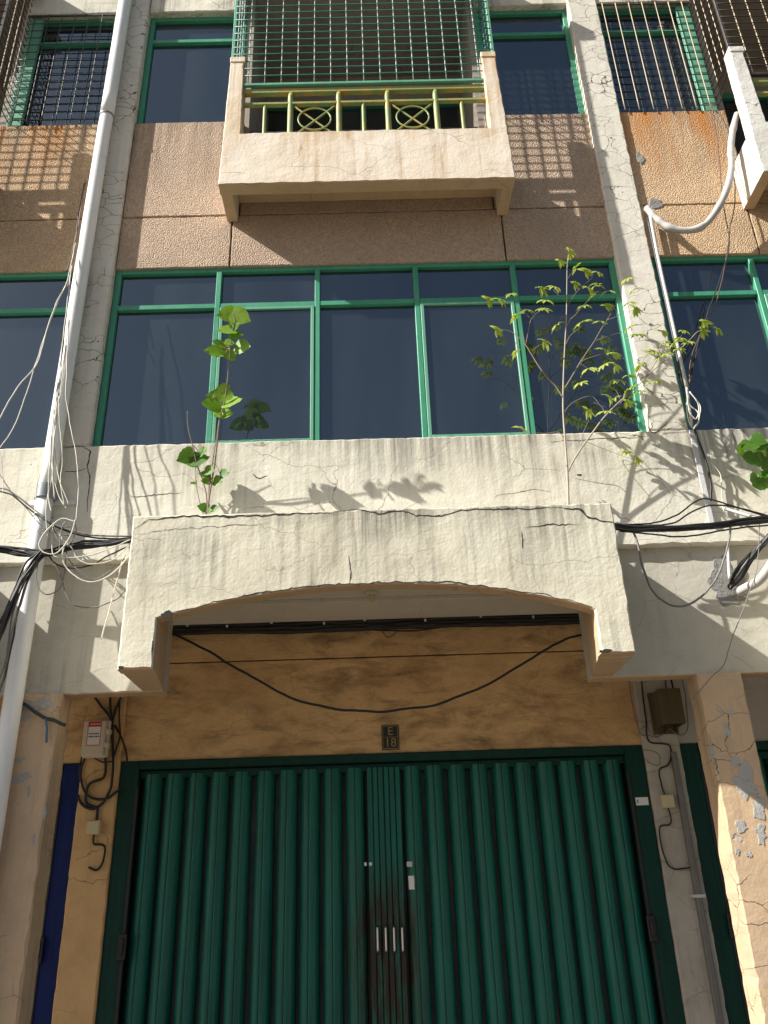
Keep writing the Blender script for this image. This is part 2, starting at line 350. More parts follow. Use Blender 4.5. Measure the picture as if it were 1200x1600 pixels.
def gate(root, x0, x1, slatm, framem, name='folding_gate'):
    zt = 2.665; y = GATE_Y-.02
    g = lin(name, boxes([(x0,x0+.15,y,y+.09,.14,zt),(x1-.15,x1,y,y+.09,.14,zt),(x0+.15,x1-.15,y-.01,y+.09,zt-.065,zt),(x0+.15,x1-.15,y+.05,y+.13,zt-.13,zt-.07)], .006), framem, root)
    zb, zs = .16, zt-.10
    a0, a1 = x0+.16, x1-.16; cx = (a0+a1)/2; half = (a1-a0)/2
    nl = 10; cw = .135                                     # half width of the flat middle section
    pit = (half-cw)/nl
    def slat(mir):
        # rounded steel leaf: curved nose, a seam, and a flat return into the fold
        prof = [(-.44,.13)]
        for q in range(17):
            a_ = math.pi*q/16; u_ = -.015-.42*math.cos(a_); v_ = .075-.092*math.sin(a_)**.85
            if q == 8: prof += [(-.028, v_), (-.018, v_+.014), (-.006, v_+.014), (.0, v_)]
            else: prof.append((u_, v_))
        prof.append((.41,.13))
        bm = bmesh.new(); A = []; B = []
        for u, v in prof:
            A.append(bm.verts.new((u*pit*mir, v, zb))); B.append(bm.verts.new((u*pit*mir, v, zs)))
        for i in range(len(prof)-1): bm.faces.new((A[i], A[i+1], B[i+1], B[i]))
        me = tomesh(bm, True); me.materials.append(M[slatm]); return me
    mesh = {1: slat(1), -1: slat(-1)}
    for s in (-1, 1):
        for k in range(nl):
            x = cx+s*(cw+pit*(k+.5))
            lin('gate_slat', mesh[-s], slatm, g, Matrix.Translation((x+random.uniform(-.004,.004), y+.045+random.uniform(-.008,.008), 0)) @ Matrix.Rotation(random.uniform(-.07,.07), 4, 'Z'))
    nb = 6
    fl = boxes([(-cw/nb+.003, cw/nb-.003, 0, .03, zb, zs)], .004)
    for k in range(nb):
        lin('lock_strip', fl, slatm, g, Matrix.Translation((cx-cw+cw*2/nb*(k+.5), y+.028+.006*(k % 2), 0)))
    bk = lin('gate_backing', boxes([(x0+.15,x1-.15,y+.14,y+.16,.14,zt-.1)]), 'black_metal', g)
    for sx, xx in ((-1, x0+.15), (1, x1-.15)):
        lin('guide_rail', boxes([(xx-.012-.0*sx,xx+.012,y-.012,y+.0,.14,zt-.2)], .003), 'black_metal', g)
        for hz in (1.33, .45):
            lin('latch', boxes([(xx-.03,xx+.03,y-.04,y-.012,hz-.09,hz+.09),(xx-.012,xx+.012,y-.055,y-.04,hz-.05,hz+.06)], .006), 'black_metal', g)
    return g, cx, y

def bay(dx, style, label):
    B = thing('shophouse', (dx, 5.6, 0), label, 'building', 'terraced shophouses')
    X = lambda v: v+dx
    mid = style == 'mid'
    wallm = {'mid': 'orange_wall', 'left': 'orange_wall', 'right': 'grey_wall'}[style]
    R = lambda x0, x1, z0, z1: rect(X(x0), X(x1), z0, z1)
    # ground-floor wall above the gate, in two courses divided by a groove
    lin('wall', slab(R(-2.19 if style == 'right' else -2.1, 2.215 if style == 'left' else 2.14, 2.67, 3.467), GATE_Y, GATE_Y+.2, wob=.002, bev=.004, seed=dx), wallm, B)
    lin('wall', slab(R(-2.19 if style == 'right' else -2.1, 2.215 if style == 'left' else 2.14, 3.479, 3.83), GATE_Y, GATE_Y+.2, wob=.002, bev=.004, seed=dx+3), wallm, B)
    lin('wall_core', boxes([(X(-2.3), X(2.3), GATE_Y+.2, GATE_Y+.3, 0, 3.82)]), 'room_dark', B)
    lin('ceiling', boxes([(X(-2.31), X(2.31), 5.69, GATE_Y+.3, 3.81, 3.9)]), 'ceiling_plaster', B)
    if mid: lin('ceiling_rib', boxes([(X(-2.1), X(2.1), 6.42, 6.9, 3.775, 3.81)], .004), 'ceiling_plaster', B)
    # beam behind the canopy legs
    for s in (-1, 1):
        a, b = sorted((s*1.462, s*(3.15 if mid else 2.31)))
        if (style == 'left' and s > 0) or (style == 'right' and s < 0): continue
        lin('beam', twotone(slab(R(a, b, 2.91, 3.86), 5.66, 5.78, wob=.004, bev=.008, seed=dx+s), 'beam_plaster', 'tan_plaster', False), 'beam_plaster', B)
    # sill wall with its overhanging lip
    sw = lin('sill_wall', slab(R(*{'mid': (-3.3, 3.3), 'left': (-2.31, 1.32), 'right': (-1.32, 2.31)}[style], 3.855, 4.815), 5.6, 5.76, wob=.005, bev=.012, seed=dx+9), 'plaster', B)
    # canopy
    out = [(-1.605,2.912),(-1.388,2.912),(-1.388,3.235)]
    ap = cat([(-1.36,0,3.243),(-1.20,0,3.279),(-.86,0,3.352),(-.43,0,3.405),(0,0,3.420),(.43,0,3.404),(.86,0,3.346),(1.20,0,3.268),(1.37,0,3.216)], 5)
    out += [(q.x, q.z) for q in ap]
    out += [(1.388,3.205),(1.388,2.922),(1.605,2.922),(1.605,3.955),(-1.605,3.955)]
    bm = bmesh.new(); addslab(bm, [(X(a), b) for a, b in out], 5.07, 5.17, wob=.0035, bev=.010, step=.03, seed=dx+4)
    for s in (-1, 1):
        o_ = [(X(s*1.392), 5.168), (X(s*1.602), 5.168), (X(s*1.602), 5.664), (X(s*1.46), 5.664)]
        vb_ = [[bm.verts.new((x_, y_, z_)) for x_, y_ in o_] for z_ in (2.918, 3.95)]
        for k in range(4): bm.faces.new((vb_[0][k], vb_[0][(k+1) % 4], vb_[1][(k+1) % 4], vb_[1][k]))
        bm.faces.new(vb_[0]); bm.faces.new(vb_[1])
    addbox(bm, X(-1.391), X(1.391), 5.168, 5.602, 3.83, 3.945)
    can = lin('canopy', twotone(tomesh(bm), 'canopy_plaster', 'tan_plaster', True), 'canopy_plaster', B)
    # outer wall behind panels, and rooms
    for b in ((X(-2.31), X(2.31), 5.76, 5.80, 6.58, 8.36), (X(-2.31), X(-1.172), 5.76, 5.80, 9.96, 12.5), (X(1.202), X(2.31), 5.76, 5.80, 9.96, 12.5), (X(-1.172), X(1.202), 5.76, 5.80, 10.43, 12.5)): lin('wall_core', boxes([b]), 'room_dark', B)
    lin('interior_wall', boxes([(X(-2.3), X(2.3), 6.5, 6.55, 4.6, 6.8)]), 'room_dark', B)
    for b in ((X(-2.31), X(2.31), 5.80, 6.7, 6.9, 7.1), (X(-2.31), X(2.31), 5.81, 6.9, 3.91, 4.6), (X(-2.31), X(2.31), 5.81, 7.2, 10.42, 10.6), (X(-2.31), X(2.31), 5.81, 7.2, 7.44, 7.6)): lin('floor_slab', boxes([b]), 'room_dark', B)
    # second-floor ribbon window
    mull = [-2.165+.05+k*(4.33-.1)/5 for k in range(1, 5)]
    wn2 = window(B, X(-2.165), X(2.165), 4.80, 6.6, WIN_Y, [X(v) for v in mull], 6.185, (1, 3))
    if style == 'right':
        for k in range(46):
            if k < 44: lin('blind_slat', BL, 'blind', wn2, Matrix.Translation((X(-1.7), 5.80, 4.88+k*.029)))
    # pebble-dashed spandrel panels
    pm = 'pebbledash' if mid else 'pebbledash_rusty'
    for a, b, c, d in ((-2.165,-1.13,7.182,8.372),(-1.118,1.158,7.182,7.45),(1.17,2.165,7.182,8.372),(-2.165,-1.188,6.59,7.170),(-1.176,1.214,6.59,7.170),(1.226,2.165,6.59,7.170)):
        lin('spandrel_panel', slab(R(a, b, c, d), 5.64, 5.76, wob=.003, bev=.007, seed=dx+a+c), pm, B)
    # third floor: two windows beside the recessed balcony
    for s, a, b in ((-1,-2.165,-1.17),(1,1.20,2.165)):
        window(B, X(a), X(b), 8.36, 9.97, WIN_Y+.02, [], 9.60, name='window')
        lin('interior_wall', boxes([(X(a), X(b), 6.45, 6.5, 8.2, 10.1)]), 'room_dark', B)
    for a, b, c in ((-2.165,-1.172,9.97),(-1.172,1.202,10.425),(1.202,2.165,9.97)): lin('head_wall', slab(R(a, b, c, 12.5), 5.62, 5.76, wob=.004, bev=.01, seed=dx+2), 'plaster', B)
    # loggia
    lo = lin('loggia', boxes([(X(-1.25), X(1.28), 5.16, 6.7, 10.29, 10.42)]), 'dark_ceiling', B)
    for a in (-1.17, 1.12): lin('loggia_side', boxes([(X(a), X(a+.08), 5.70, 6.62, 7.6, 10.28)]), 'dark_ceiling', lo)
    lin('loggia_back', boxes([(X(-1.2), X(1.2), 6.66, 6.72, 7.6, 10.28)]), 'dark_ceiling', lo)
    lin('door_glass', boxes([(X(-1.05), X(1.08), 6.62, 6.63, 7.6, 9.75)]), 'glass_tinted', lo)
    lin('door_frame', boxes([(X(-1.09), X(1.12), 6.58, 6.64, 9.70, 9.78), (X(-.02), X(.05), 6.585, 6.64, 7.6, 9.70), (X(-1.09), X(1.12), 6.58, 6.64, 8.62, 8.69)], .004), 'frame_green', lo)
    # balcony
    bmn = 'balcony_plaster' if mid else 'balcony_weathered'
    bx0, bx1 = X(-1.228), X(1.282)
    bm = bmesh.new()
    o = [(bx0,7.085),(bx1,7.085),(bx1-.035,8.665),(bx1-.165,8.665),(bx1-.160,7.69),(bx0+.165,7.69),(bx0+.155,8.665),(bx0+.035,8.665)]
    addslab(bm, o, 5.2, 5.32, wob=.004, bev=.008, step=.04, seed=dx+6)
    for a, b in ((bx0+.004, bx0+.10), (bx1-.10, bx1-.004)): addbox(bm, a, b, 5.318, 5.636, 7.09, 7.60, .004)
    addbox(bm, bx0+.10, bx1-.10, 5.318, 5.636, 7.315, 7.43)
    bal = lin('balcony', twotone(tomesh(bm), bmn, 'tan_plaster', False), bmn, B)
    for a in (bx0+.03, bx1-.17): lin('post_cap', boxes([(a, a+.14, 5.192, 5.322, 8.60, 8.672)], .006), bmn, bal)
    rl = lin('railing', boxes([(bx0+.15, bx1-.15, 5.235, 5.285, 8.235, 8.29), (bx0+.15, bx1-.15, 5.24, 5.28, 8.09, 8.12)], .004), 'rail_green', B)
    cyl = lambda r, z0, z1: tube([(0,0,z0),(0,0,(z0+z1)/2),(0,0,z1)], r, 8)
    thick, thin = cyl(.026, 7.68, 8.235), cyl(.017, 7.68, 8.09)
    for v in (-.64,-.205,.235,.67): lin('baluster', thick, 'rail_green', rl, Matrix.Translation((X(v), 5.26, 0)))
    for v in (-.87,.015,.90): lin('baluster', thin, 'rail_green', rl, Matrix.Translation((X(v), 5.262, 0)))
    for a, b in ((-.61,-.235),(.265,.64)):
        c = (a+b)/2
        for p, q in (((a,8.08),(b,7.70)),((a,7.70),(b,8.08))):
            lin('brace', tube([(X(p[0]),5.26,p[1]),(X((p[0]+q[0])/2),5.26,(p[1]+q[1])/2),(X(q[0]),5.26,q[1])], .009, 6), 'rail_green', rl)
        lin('ring', tube([(X(c)+.145*math.cos(k*math.pi/12), 5.25, 7.90+.135*math.sin(k*math.pi/12)) for k in range(25)], .008, 6, n=2), 'rail_green', rl)
    # burglar grille over the balcony
    gm, gm2 = ('grille_green', 'grille_mint') if mid else ('grille_black', 'grille_pale')
    gx0, gx1, gz0, gz1 = bx0+.05, bx1-.05, 8.335, 10.28; gy = 5.225
    fr = [(bx0+.16, bx1-.165, gy-.015, gy+.015, gz0-.03, gz0)]
    for a in (gx0, gx1): fr += [(a-.014, a+.014, gy-.014, gy+.014, 8.672, gz1)]
    gr = lin('grille', boxes(fr, .003), 'casement_green' if mid else 'grille_black', B)
    vb = tube([(0,0,gz0),(0,0,(gz0+gz1)/2),(0,0,gz1)], .0055, 6); vs = tube([(0,0,8.66),(0,0,9),(0,0,gz1)], .005, 6)
    n = 16
    for k in range(1, n):
        x = gx0+(gx1-gx0)*k/n
        if x < bx0+.17 or x > bx1-.175: continue
        lin('bar', vb, gm2, gr, Matrix.Translation((x, gy, 0)))
    hb = tube([(gx0,0,0),((gx0+gx1)/2,0,.003),(gx1,0,0)], .0055, 6); hs = tube([(0,gy,0),(0,5.42,0),(0,5.66,0)], .005, 6)
    for k in range(1, 20):
        z = gz0+.098*k
        short = z < 8.68
        lin('bar', hb if not short else tube([(bx0+.16,0,0),((gx0+gx1)/2,0,.002),(bx1-.16,0,0)], .0055, 6), gm, gr, Matrix.Translation((0, gy-.012, z)))
        for a in (gx0, gx1): lin('bar', hs, gm, gr, Matrix.Translation((a, 0, z)))
    for a in (gx0, gx1):
        for y in (5.34, 5.45, 5.56): lin('bar', vs, gm2, gr, Matrix.Translation((a+.01, y, 0)))
    if not mid:                                    # grilles in front of the neighbours' windows
        vb = tube([(0,0,8.375),(0,0,9.2),(0,0,9.96)], .0052, 6)
        for a, b in ((-2.165,-1.18),(1.22,2.165)):
            if (style == 'left') == (a < 0): continue
            wg = lin('window_grille', boxes([(X(a), X(b), 5.625, 5.637, 9.945, 9.965)]), 'grille_black', B)
            k = 0
            while a+.07+k*.138 < b: lin('bar', vb, gm2 if style == 'right' else gm, wg, Matrix.Translation((X(a+.07+k*.138), 5.618, 0))); k += 1
            h = tube([(X(a),0,0),(X((a+b)/2),0,.004),(X(b),0,0)], .005, 6)
            for k in range(14): lin('bar', h, gm, wg, Matrix.Translation((0, 5.63, 8.43+.108*k)))
            e = X(b)-.07 if a < 0 else X(a)+.07
            lin('window_post', boxes([(e-.07, e+.07, 5.655, 5.70, 8.375, 9.96)], .006), 'casement_green', B)
    # pilasters and ground-floor pillars
    for s in ((-1, 1) if mid else ((-1,) if style == 'left' else (1,))):
        a, b = sorted((s*2.165-.005, s*2.455+.01))
        lin('pilaster', slab(R(a, b, 4.815, 12.5), 5.6, 5.76, wob=.004, bev=.012, seed=dx+s*2), 'pilaster_plaster', B)
        a, b = sorted((s*(2.14 if s < 0 else 2.172), s*(2.455 if s < 0 else 2.475)))
        lin('pillar', slab(R(a, b, 0, 2.915), 5.625, 5.83, wob=.006, bev=.012, seed=dx+s*5), 'pillar_paint', B)
        a, b = (-2.405, -2.098) if s < 0 else (2.138, 2.435)
        lin('pier', slab(R(a, b, 0, 3.83), GATE_Y-.045, GATE_Y+.2, wob=.004, bev=.01, seed=dx+s*7), 'orange_pier' if s < 0 else 'white_pier', B)
    gt = gate(B, X(-2.182 if style == 'right' else -2.095), X(2.213 if style == 'left' else 2.135), 'gate_blue' if style == 'left' else 'gate_green', 'gate_blue' if style == 'left' else 'gate_frame_green')
    return B, sw, can, gt, bal

BL = boxes([(-.42, 2.6, 0, .016, 0, .017)])
MID, SILL, CAN, GATE, BAL = bay(0, 'mid', 'weathered cream three storey shophouse with arched canopy and closed green folding gate')
LEFT, SILL_L, _, _, _ = bay(-PITCHX, 'left', 'neighbouring shophouse at the left edge beyond the white downpipe, with blue gate')
RIGHT, SILL_R, _, _, _ = bay(PITCHX, 'right', 'neighbouring shophouse at the right edge with rust stained wall and drawn blinds')

# lettered marks and fittings of the gate
g, gcx, gy = GATE
hm = tube([(0,0,-.075),(0,-.012,-.06),(0,-.016,0),(0,-.012,.06),(0,0,.075)], .007, 6)
for x in (590, 603, 616, 629):
    p = at(x, 1468, gy-.02); lin('handle', hm, 'handle_steel', g, Matrix.Translation((p.x, gy+.02, p.z)))
for x in (590, 603, 616, 629): p = at(x, 1468, gy-.02); lin('handle_slot', boxes([(p.x-.016, p.x+.016, gy+.018, gy+.030, p.z-.095, p.z+.095)], .003), 'black_metal', g)
for x, y, w_, h_, mt in ((643,1379,.022,.048,'white_print'),(640,1350,.022,.02,'steel'),(571,1350,.009,.012,'white_print'),(579,1350,.01,.011,'white_print')):
    p = at(x, y, gy+.02); lin('sticker', slab(rect(p.x-w_, p.x+w_, p.z-h_, p.z+h_), gy+.0255, gy+.0285, wob=.004, bev=.001, step=.012), mt, g)

# cracks on the canopy's and walls' plaster
def cpx(pts, Y): return [(q.x, q.z) for q in (at(x, y, Y) for x, y in pts)]
YC = 5.0682
for i, (pts, wd) in enumerate((([(211,828),(232,812),(258,808),(330,806),(400,806),(470,803),(520,799)], .012), ([(520,799),(570,797),(600,802),(630,796),(650,806),(690,806),(720,797),(800,795),(880,793)], .009),
        ([(880,793),(905,795),(920,808),(940,814),(958,816)], .016), ([(215,834),(300,825),(420,818)], .004), ([(545,868),(548,893),(545,912)], .006),
        ([(820,824),(860,820),(905,819)], .007), ([(815,830),(817,858)], .007))):
    crackline(CAN, cpx(pts, YC), YC, wd, i*3.1)
for i, (pts, wd) in enumerate((([(196,768),(205,777),(240,774),(285,768)], .006), ([(285,690),(400,688),(480,686)], .005), ([(100,700),(128,697),(142,705),(136,730),(140,745),(135,800)], .008), ([(100,738),(120,735),(136,731)], .008),
        ([(1010,672),(1022,676),(1045,660)], .008), ([(860,690),(930,686),(1020,682)], .006), ([(770,775),(830,765),(862,768)], .004), ([(395,740),(405,748),(418,742)], .010))):
    crackline(SILL, cpx(pts, 5.5985), 5.5985, wd, i*2.3+50)

# dark worn edge of the arch, chipped corners, bare patches on the pillars
crackline(CAN, [(q.x, q.z+.012) for q in cat([(-1.36,0,3.243),(-1.20,0,3.279),(-.86,0,3.352),(-.43,0,3.405),(0,0,3.420),(.43,0,3.404),(.86,0,3.346),(1.20,0,3.268),(1.37,0,3.216)], 5)], YC, .009, 77)
def blot(parent, name, x, y, Y, rx, rz, seed, mat, rough_=.45):
    p = at(x, y, Y); o = []
    for k in range(30):
        a = 2*math.pi*k/30; f_ = 1+rough_*1.3*noise.noise(Vector((math.cos(a)*1.5, math.sin(a)*1.5, seed)))+rough_*.6*noise.noise(Vector((math.cos(a)*5, math.sin(a)*5, seed)))
        o.append((p.x+rx*f_*math.cos(a), p.z+rz*f_*math.sin(a)))
    return lin(name, slab(o, Y-.0025, Y+.002, wob=.003, bev=.001, step=.012), mat, parent)
for i, (x, y, rx, rz) in enumerate(((262,961,.035,.022),(188,1043,.018,.012),(945,1017,.045,.012),(238,1012,.006,.04))):
    blot(CAN, 'chip', x, y, YC+.0005, rx, rz, i*1.7, 'crack_dark')
for i, (x, y, rx, rz) in enumerate(((905,742,.018,.008),)):
    blot(SILL, 'chip', x, y, 5.5995, rx, rz, i*2.7+30, 'crack_dark')
pils = [c for c in MID.children if c.name.startswith('pillar')]
pR = [c for c in pils if sum(v.co.x for v in c.data.vertices) > 0][0]; pL = [c for c in pils if c is not pR][0]
for i, (x, y, rx, rz) in enumerate(((1168,1222,.075,.085),(1185,1262,.05,.06),(1188,1300,.035,.055),(1158,1290,.04,.03),(1140,1112,.018,.02),(1125,1110,.02,.018),(1136,1140,.018,.045),(1112,1175,.012,.06),(1150,1190,.03,.03),(1170,1335,.02,.02),(1152,1330,.012,.02))):
    blot(pR, 'bare_patch', x, y, 5.6242, rx, rz, i*3.3, 'bare_cement', .7)
for i, (x, y, rx, rz) in enumerate(((46,1106,.08,.03),(70,1098,.05,.045),(40,1120,.03,.03),(28,1188,.045,.014),(24,1220,.05,.022),(38,1212,.03,.015),(45,1236,.012,.03),(70,1270,.008,.05),(52,1310,.012,.03))):
    blot(pL, 'bare_patch', x, y, 5.6242, rx, rz, i*2.9+60, 'bare_cement', .7)

# ------------------------------------------------------------------ fittings on the front
# house number plate
p = at(610, 1151.5, GATE_Y-.02); ny = GATE_Y-.012
np_ = thing('number_plate', (p.x, GATE_Y, p.z-.1), 'black and gold house number plate reading E 18 above the green gate', 'sign')
lin('plate', boxes([(p.x-.071, p.x+.071, ny, ny+.012, p.z-.1, p.z+.1)], .003), 'dark_print', np_)
lin('border', boxes([(p.x-.064,p.x+.064,ny-.002,ny,p.z+.088,p.z+.093),(p.x-.064,p.x+.064,ny-.002,ny,p.z-.093,p.z-.088),(p.x-.064,p.x-.06,ny-.002,ny,p.z-.088,p.z+.088),(p.x+.06,p.x+.064,ny-.002,ny,p.z-.088,p.z+.088),(p.x-.06,p.x+.06,ny-.002,ny,p.z-.001,p.z+.002)]), 'gold', np_)
RX = Matrix.Rotation(math.pi/2, 4, 'X')
lin('letter', textmesh('E', .095, .002), 'gold', np_, Matrix.Translation((p.x, ny-.002, p.z+.046)) @ RX)
lin('numeral', textmesh('18', .098, .002), 'gold', np_, Matrix.Translation((p.x, ny-.002, p.z-.046)) @ RX)
# sticker on the right jamb (the code printed on it is left out)
p = at(1003, 1252, gy); st = thing('sticker', (p.x, gy, p.z), 'small white paper sticker on the right jamb of the green gate', 'sticker')
lin('paper', boxes([(p.x-.05, p.x+.05, gy-.004, gy-.001, p.z-.03, p.z+.03)]), 'white_print', st)
lin('print', boxes([(p.x-.042, p.x-.028, gy-.0055, gy-.004, p.z-.012, p.z+.012)]), 'sticker_grey', st)

# downpipe
dp = thing('downpipe', (-2.39, 5.49, 0), 'white plastic rainwater downpipe running down the pilaster left of the window', 'pipe')
lin('pipe', tube([(-2.412,5.535,4.34),(-2.409,5.535,6),(-2.404,5.535,8),(-2.399,5.535,8.36)], .060, 20), 'pvc_white', dp)
lin('pipe', tube([(-2.399,5.535,8.34),(-2.396,5.535,10),(-2.394,5.535,12.5)], .063, 20), 'pvc_white', dp)
lin('pipe', tube([(-2.418,5.555,.1),(-2.424,5.553,2.4),(-2.420,5.54,4.38)], .062, 20), 'pvc_white', dp)
lin('coupling', tube([(-2.416,5.538,4.33),(-2.416,5.538,4.342),(-2.416,5.538,4.43),(-2.416,5.538,4.442)], .074, 20), 'pvc_grey', dp)
lin('bracket', boxes([(-2.55,-2.20,5.575,5.60,4.305,4.345)], .004), 'steel', dp)
lin('clamp', tube([(-2.40,5.535,8.33),(-2.40,5.535,8.34),(-2.40,5.535,8.35)], .067, 20), 'pvc_grey', dp)

def ctube(pts, r):                                # cable: slightly kinked tube
    c = cat(pts, 10); o = Vector((random.random()*9, random.random()*9, random.random()*9)); n = len(c)
    return tube([p+noise.noise_vector(p*5+o)*.010*min(1, 4*min(i, n-1-i)/n)+noise.noise_vector(p*17+o)*.003 for i, p in enumerate(c)], r, 6, n=1)
def bundle(name, label, cat_, strands, mats, rads, parent_loc=None):
    P0 = strands[0][0] if parent_loc is None else parent_loc
    t_ = thing(name, P0, label, cat_)
    for s, m_, r_ in zip(strands, mats, rads): lin('cable', ctube(s, r_ if m_ != 'cable_white' else r_*.72), m_, t_)
    return t_
def cable(label, pts, r, mat, name='cable', group=None):
    o = lin(name, ctube(pts, r*.9), mat); return tag(o, label, 'cable', group)
def jitter(pts, a):
    o = Vector((random.uniform(-a,a), random.uniform(-a,a)*.6, random.uniform(-a,a)))
    return [p+o+Vector((random.uniform(-a,a), random.uniform(-a,a)*.5, random.uniform(-a,a)))*.5 for p in pts]

# black trunk bundle left of the canopy, going over the canopy and out to the right
base = px([(-60,852),(0,857),(60,864),(120,852),(170,848),(210,842)], 5.40)
S = [jitter(base, .022) for _ in range(12)]
bundle('cable_bundle', 'thick bundle of black cables crossing the downpipe left of the canopy', 'cables', S, ['cable_black']*12, [random.uniform(.006,.011) for _ in S])
base = px([(66,862),(45,885),(25,920),(8,965),(-12,1010)], [5.38,5.33])
S = [jitter(base, .022) for _ in range(7)]+[jitter(px([(64,866),(40,910),(22,970),(8,1040),(-8,1090)], [5.38,5.36]), .012) for _ in range(3)]
bundle('cable_bundle', 'black cables sagging down to the left in front of the downpipe', 'cables', S, ['cable_black']*8+['cable_grey']*2, [random.uniform(.005,.010) for _ in S])
S = [px([(-10,762),(15,767),(50,794),(90,822),(150,836),(206,838)], 5.42), px([(-10,766),(20,774),(55,802),(95,826),(150,840),(206,842)], 5.43), px([(-5,735),(20,770),(60,815),(80,830),(110,838)], 5.43)]
bundle('cable_bundle', 'pair of grey cables slanting across the top of the lower downpipe', 'cables', S, ['cable_grey','cable_black','cable_grey'], [.006,.006,.004])
# pale wires that hang along the downpipe
top = 5.40
W = [[(112,415),(100,520),(88,610),(80,690),(76,770),(80,800)], [(110,430),(97,560),(84,650),(80,720),(90,770),(104,795)], [(106,470),(95,580),(92,640),(97,700),(95,750),(100,790)],
     [(108,500),(104,580),(105,640),(118,700),(122,760),(119,815)], [(100,560),(88,640),(84,700),(92,745),(108,790)], [(98,580),(82,660),(68,720),(58,760),(55,800),(50,830)], [(104,540),(90,650),(83,720),(85,780)], [(112,460),(96,590),(86,660),(82,740),(72,790),(75,840)]]
bundle('wire_bundle', 'tangle of thin pale wires hanging down over the upper downpipe', 'wires', [px(s, [5.41, 5.36]) for s in W], ['cable_white']*8, [.006,.006,.005,.006,.005,.004,.006,.005])
bundle('wire_bundle', 'two pale wires swinging left across the window beside the downpipe', 'wires', [px([(118,380),(105,440),(85,480),(66,540),(55,572),(25,610),(-4,660)], [5.40,5.1]), px([(104,442),(82,490),(62,550),(46,600),(20,670),(-4,704)], [5.4,5.12]), px([(-4,690),(4,735),(4,770)],5.3)], ['cable_white']*3, [.006,.005,.004])
bundle('wire_bundle', 'thin dark wires fixed to the spandrel left of the downpipe', 'wires', [px([(134,282),(128,315),(120,360),(110,420),(105,450)], [5.6,5.42]), px([(132,286),(122,340),(118,375),(104,425)], [5.6,5.42])], ['cable_brown','cable_black'], [.004,.004])
S = [px([(117,815),(95,811),(72,830),(61,850),(68,864),(88,864),(108,842),(118,812)], 5.36), px([(204,843),(175,856),(140,868),(110,872),(85,870),(80,850),(84,820)], 5.38), px([(203,852),(175,874),(140,882),(120,872),(112,856),(95,840)], 5.38),
     px([(202,868),(180,892),(155,908),(130,908),(108,892),(98,872),(100,850),(90,830)], 5.38), px([(195,872),(150,905),(120,890),(104,868)], 5.40), px([(82,822),(92,845),(105,852),(118,830),(112,812),(98,822),(92,860)], 5.37), px([(64,830),(70,824),(62,826),(60,832),(68,836)],5.37)]
bundle('wire_bundle', 'loose coils of pale wire where the cables cross left of the canopy', 'wires', S, ['cable_white','cable_white','cable_white','cable_white','cable_grey','cable_grey','cable_grey'], [.007,.006,.006,.007,.004,.004,.003])
cable('pale wire end hanging straight down beside the canopy', px([(196,866),(190,880),(182,908),(170,955),(158,999)], 5.42), .0055, 'cable_white', 'wire')
cable('grey wire sagging below the trunk cables onto the beam', px([(84,876),(96,905),(106,932),(117,946),(150,949),(180,938),(196,922)], 5.50), .005, 'cable_grey', 'wire')
cable('thin looped wire drooping just right of the lower downpipe', px([(62,862),(57,900),(62,922),(78,930),(94,918),(101,890),(104,862)], 5.44), .0045, 'cable_grey', 'wire')
cable('black wire sagging under the trunk cables towards the canopy', px([(72,864),(90,882),(115,888),(145,882),(170,868),(203,853)], 5.42), .006, 'cable_black', 'wire')

# cables right of the canopy
base = px([(955,822),(1000,826),(1060,824),(1120,820),(1170,814),(1230,808)], 5.40)
S = [jitter(base, .016) for _ in range(12)]
bundle('cable_bundle', 'thick bundle of black cables running right from the canopy', 'cables', S, ['cable_black']*12, [random.uniform(.006,.010) for _ in S])
S = [px([(970,820),(1020,817),(1055,805),(1090,783),(1110,781),(1150,792),(1200,806)], 5.42), px([(985,822),(1050,818),(1080,800),(1110,790),(1150,793),(1215,812)], 5.42), px([(968,830),(1020,834),(1060,838),(1110,832),(1160,824),(1215,820)], 5.43)]
bundle('cable_bundle', 'black cables looping above and below the right hand trunk cables', 'cables', S, ['cable_black']*3, [.006,.006,.006])
base = px([(1142,918),(1155,898),(1175,870),(1195,846),(1225,815)], [5.60,5.36])
S = [jitter(base, .02) for _ in range(9)]
for s in S: s[0] = base[0]+Vector((random.uniform(-.012,.012), .02, random.uniform(-.012,.012)))
bundle('cable_bundle', 'black cables entering the cemented hole in the beam', 'cables', S, ['cable_black']*7+['cable_grey']*2, [random.uniform(.006,.010) for _ in S])
cable('grey cable in a deep loop right of the canopy', px([(962,816),(985,826),(996,850),(1004,885),(1018,920),(1040,942),(1065,947),(1095,932),(1120,905),(1133,870),(1140,840),(1141,818)], 5.42), .0085, 'cable_grey')
cable('thin wire hanging past the cemented hole', px([(1187,808),(1186,850),(1180,893),(1170,930),(1150,980),(1133,1035),(1110,1060),(1082,1092)], [5.4,5.55]), .0035, 'cable_grey', 'wire')
tag(lin('conduit_hose', tube(px([(1152,926),(1165,919),(1185,908),(1200,890),(1225,850)], [5.62,5.3]), .033, 12), 'hose_wrap'), 'thick off white hose coming out of the cemented hole', 'hose')
def patch(label, x, y, Y, rx, rz, seed):
    p = at(x, y, Y); o = []
    for k in range(40):
        a = 2*math.pi*k/40; f_ = 1+.45*noise.noise(Vector((math.cos(a)*1.6, math.sin(a)*1.6, seed)))+.16*noise.noise(Vector((math.cos(a)*6, math.sin(a)*6, seed)))
        o.append((p.x+rx*f_*math.cos(a), p.z+rz*f_*math.sin(a)))
    tag(lin('cement_patch', slab(o, Y-.007, Y+.01, wob=.01, bev=.006, step=.015), 'cement'), label, 'cement patch')
patch('dark cement patch around the hole where black cables enter the beam', 1138, 908, 5.66, .125, .17, 2.2)
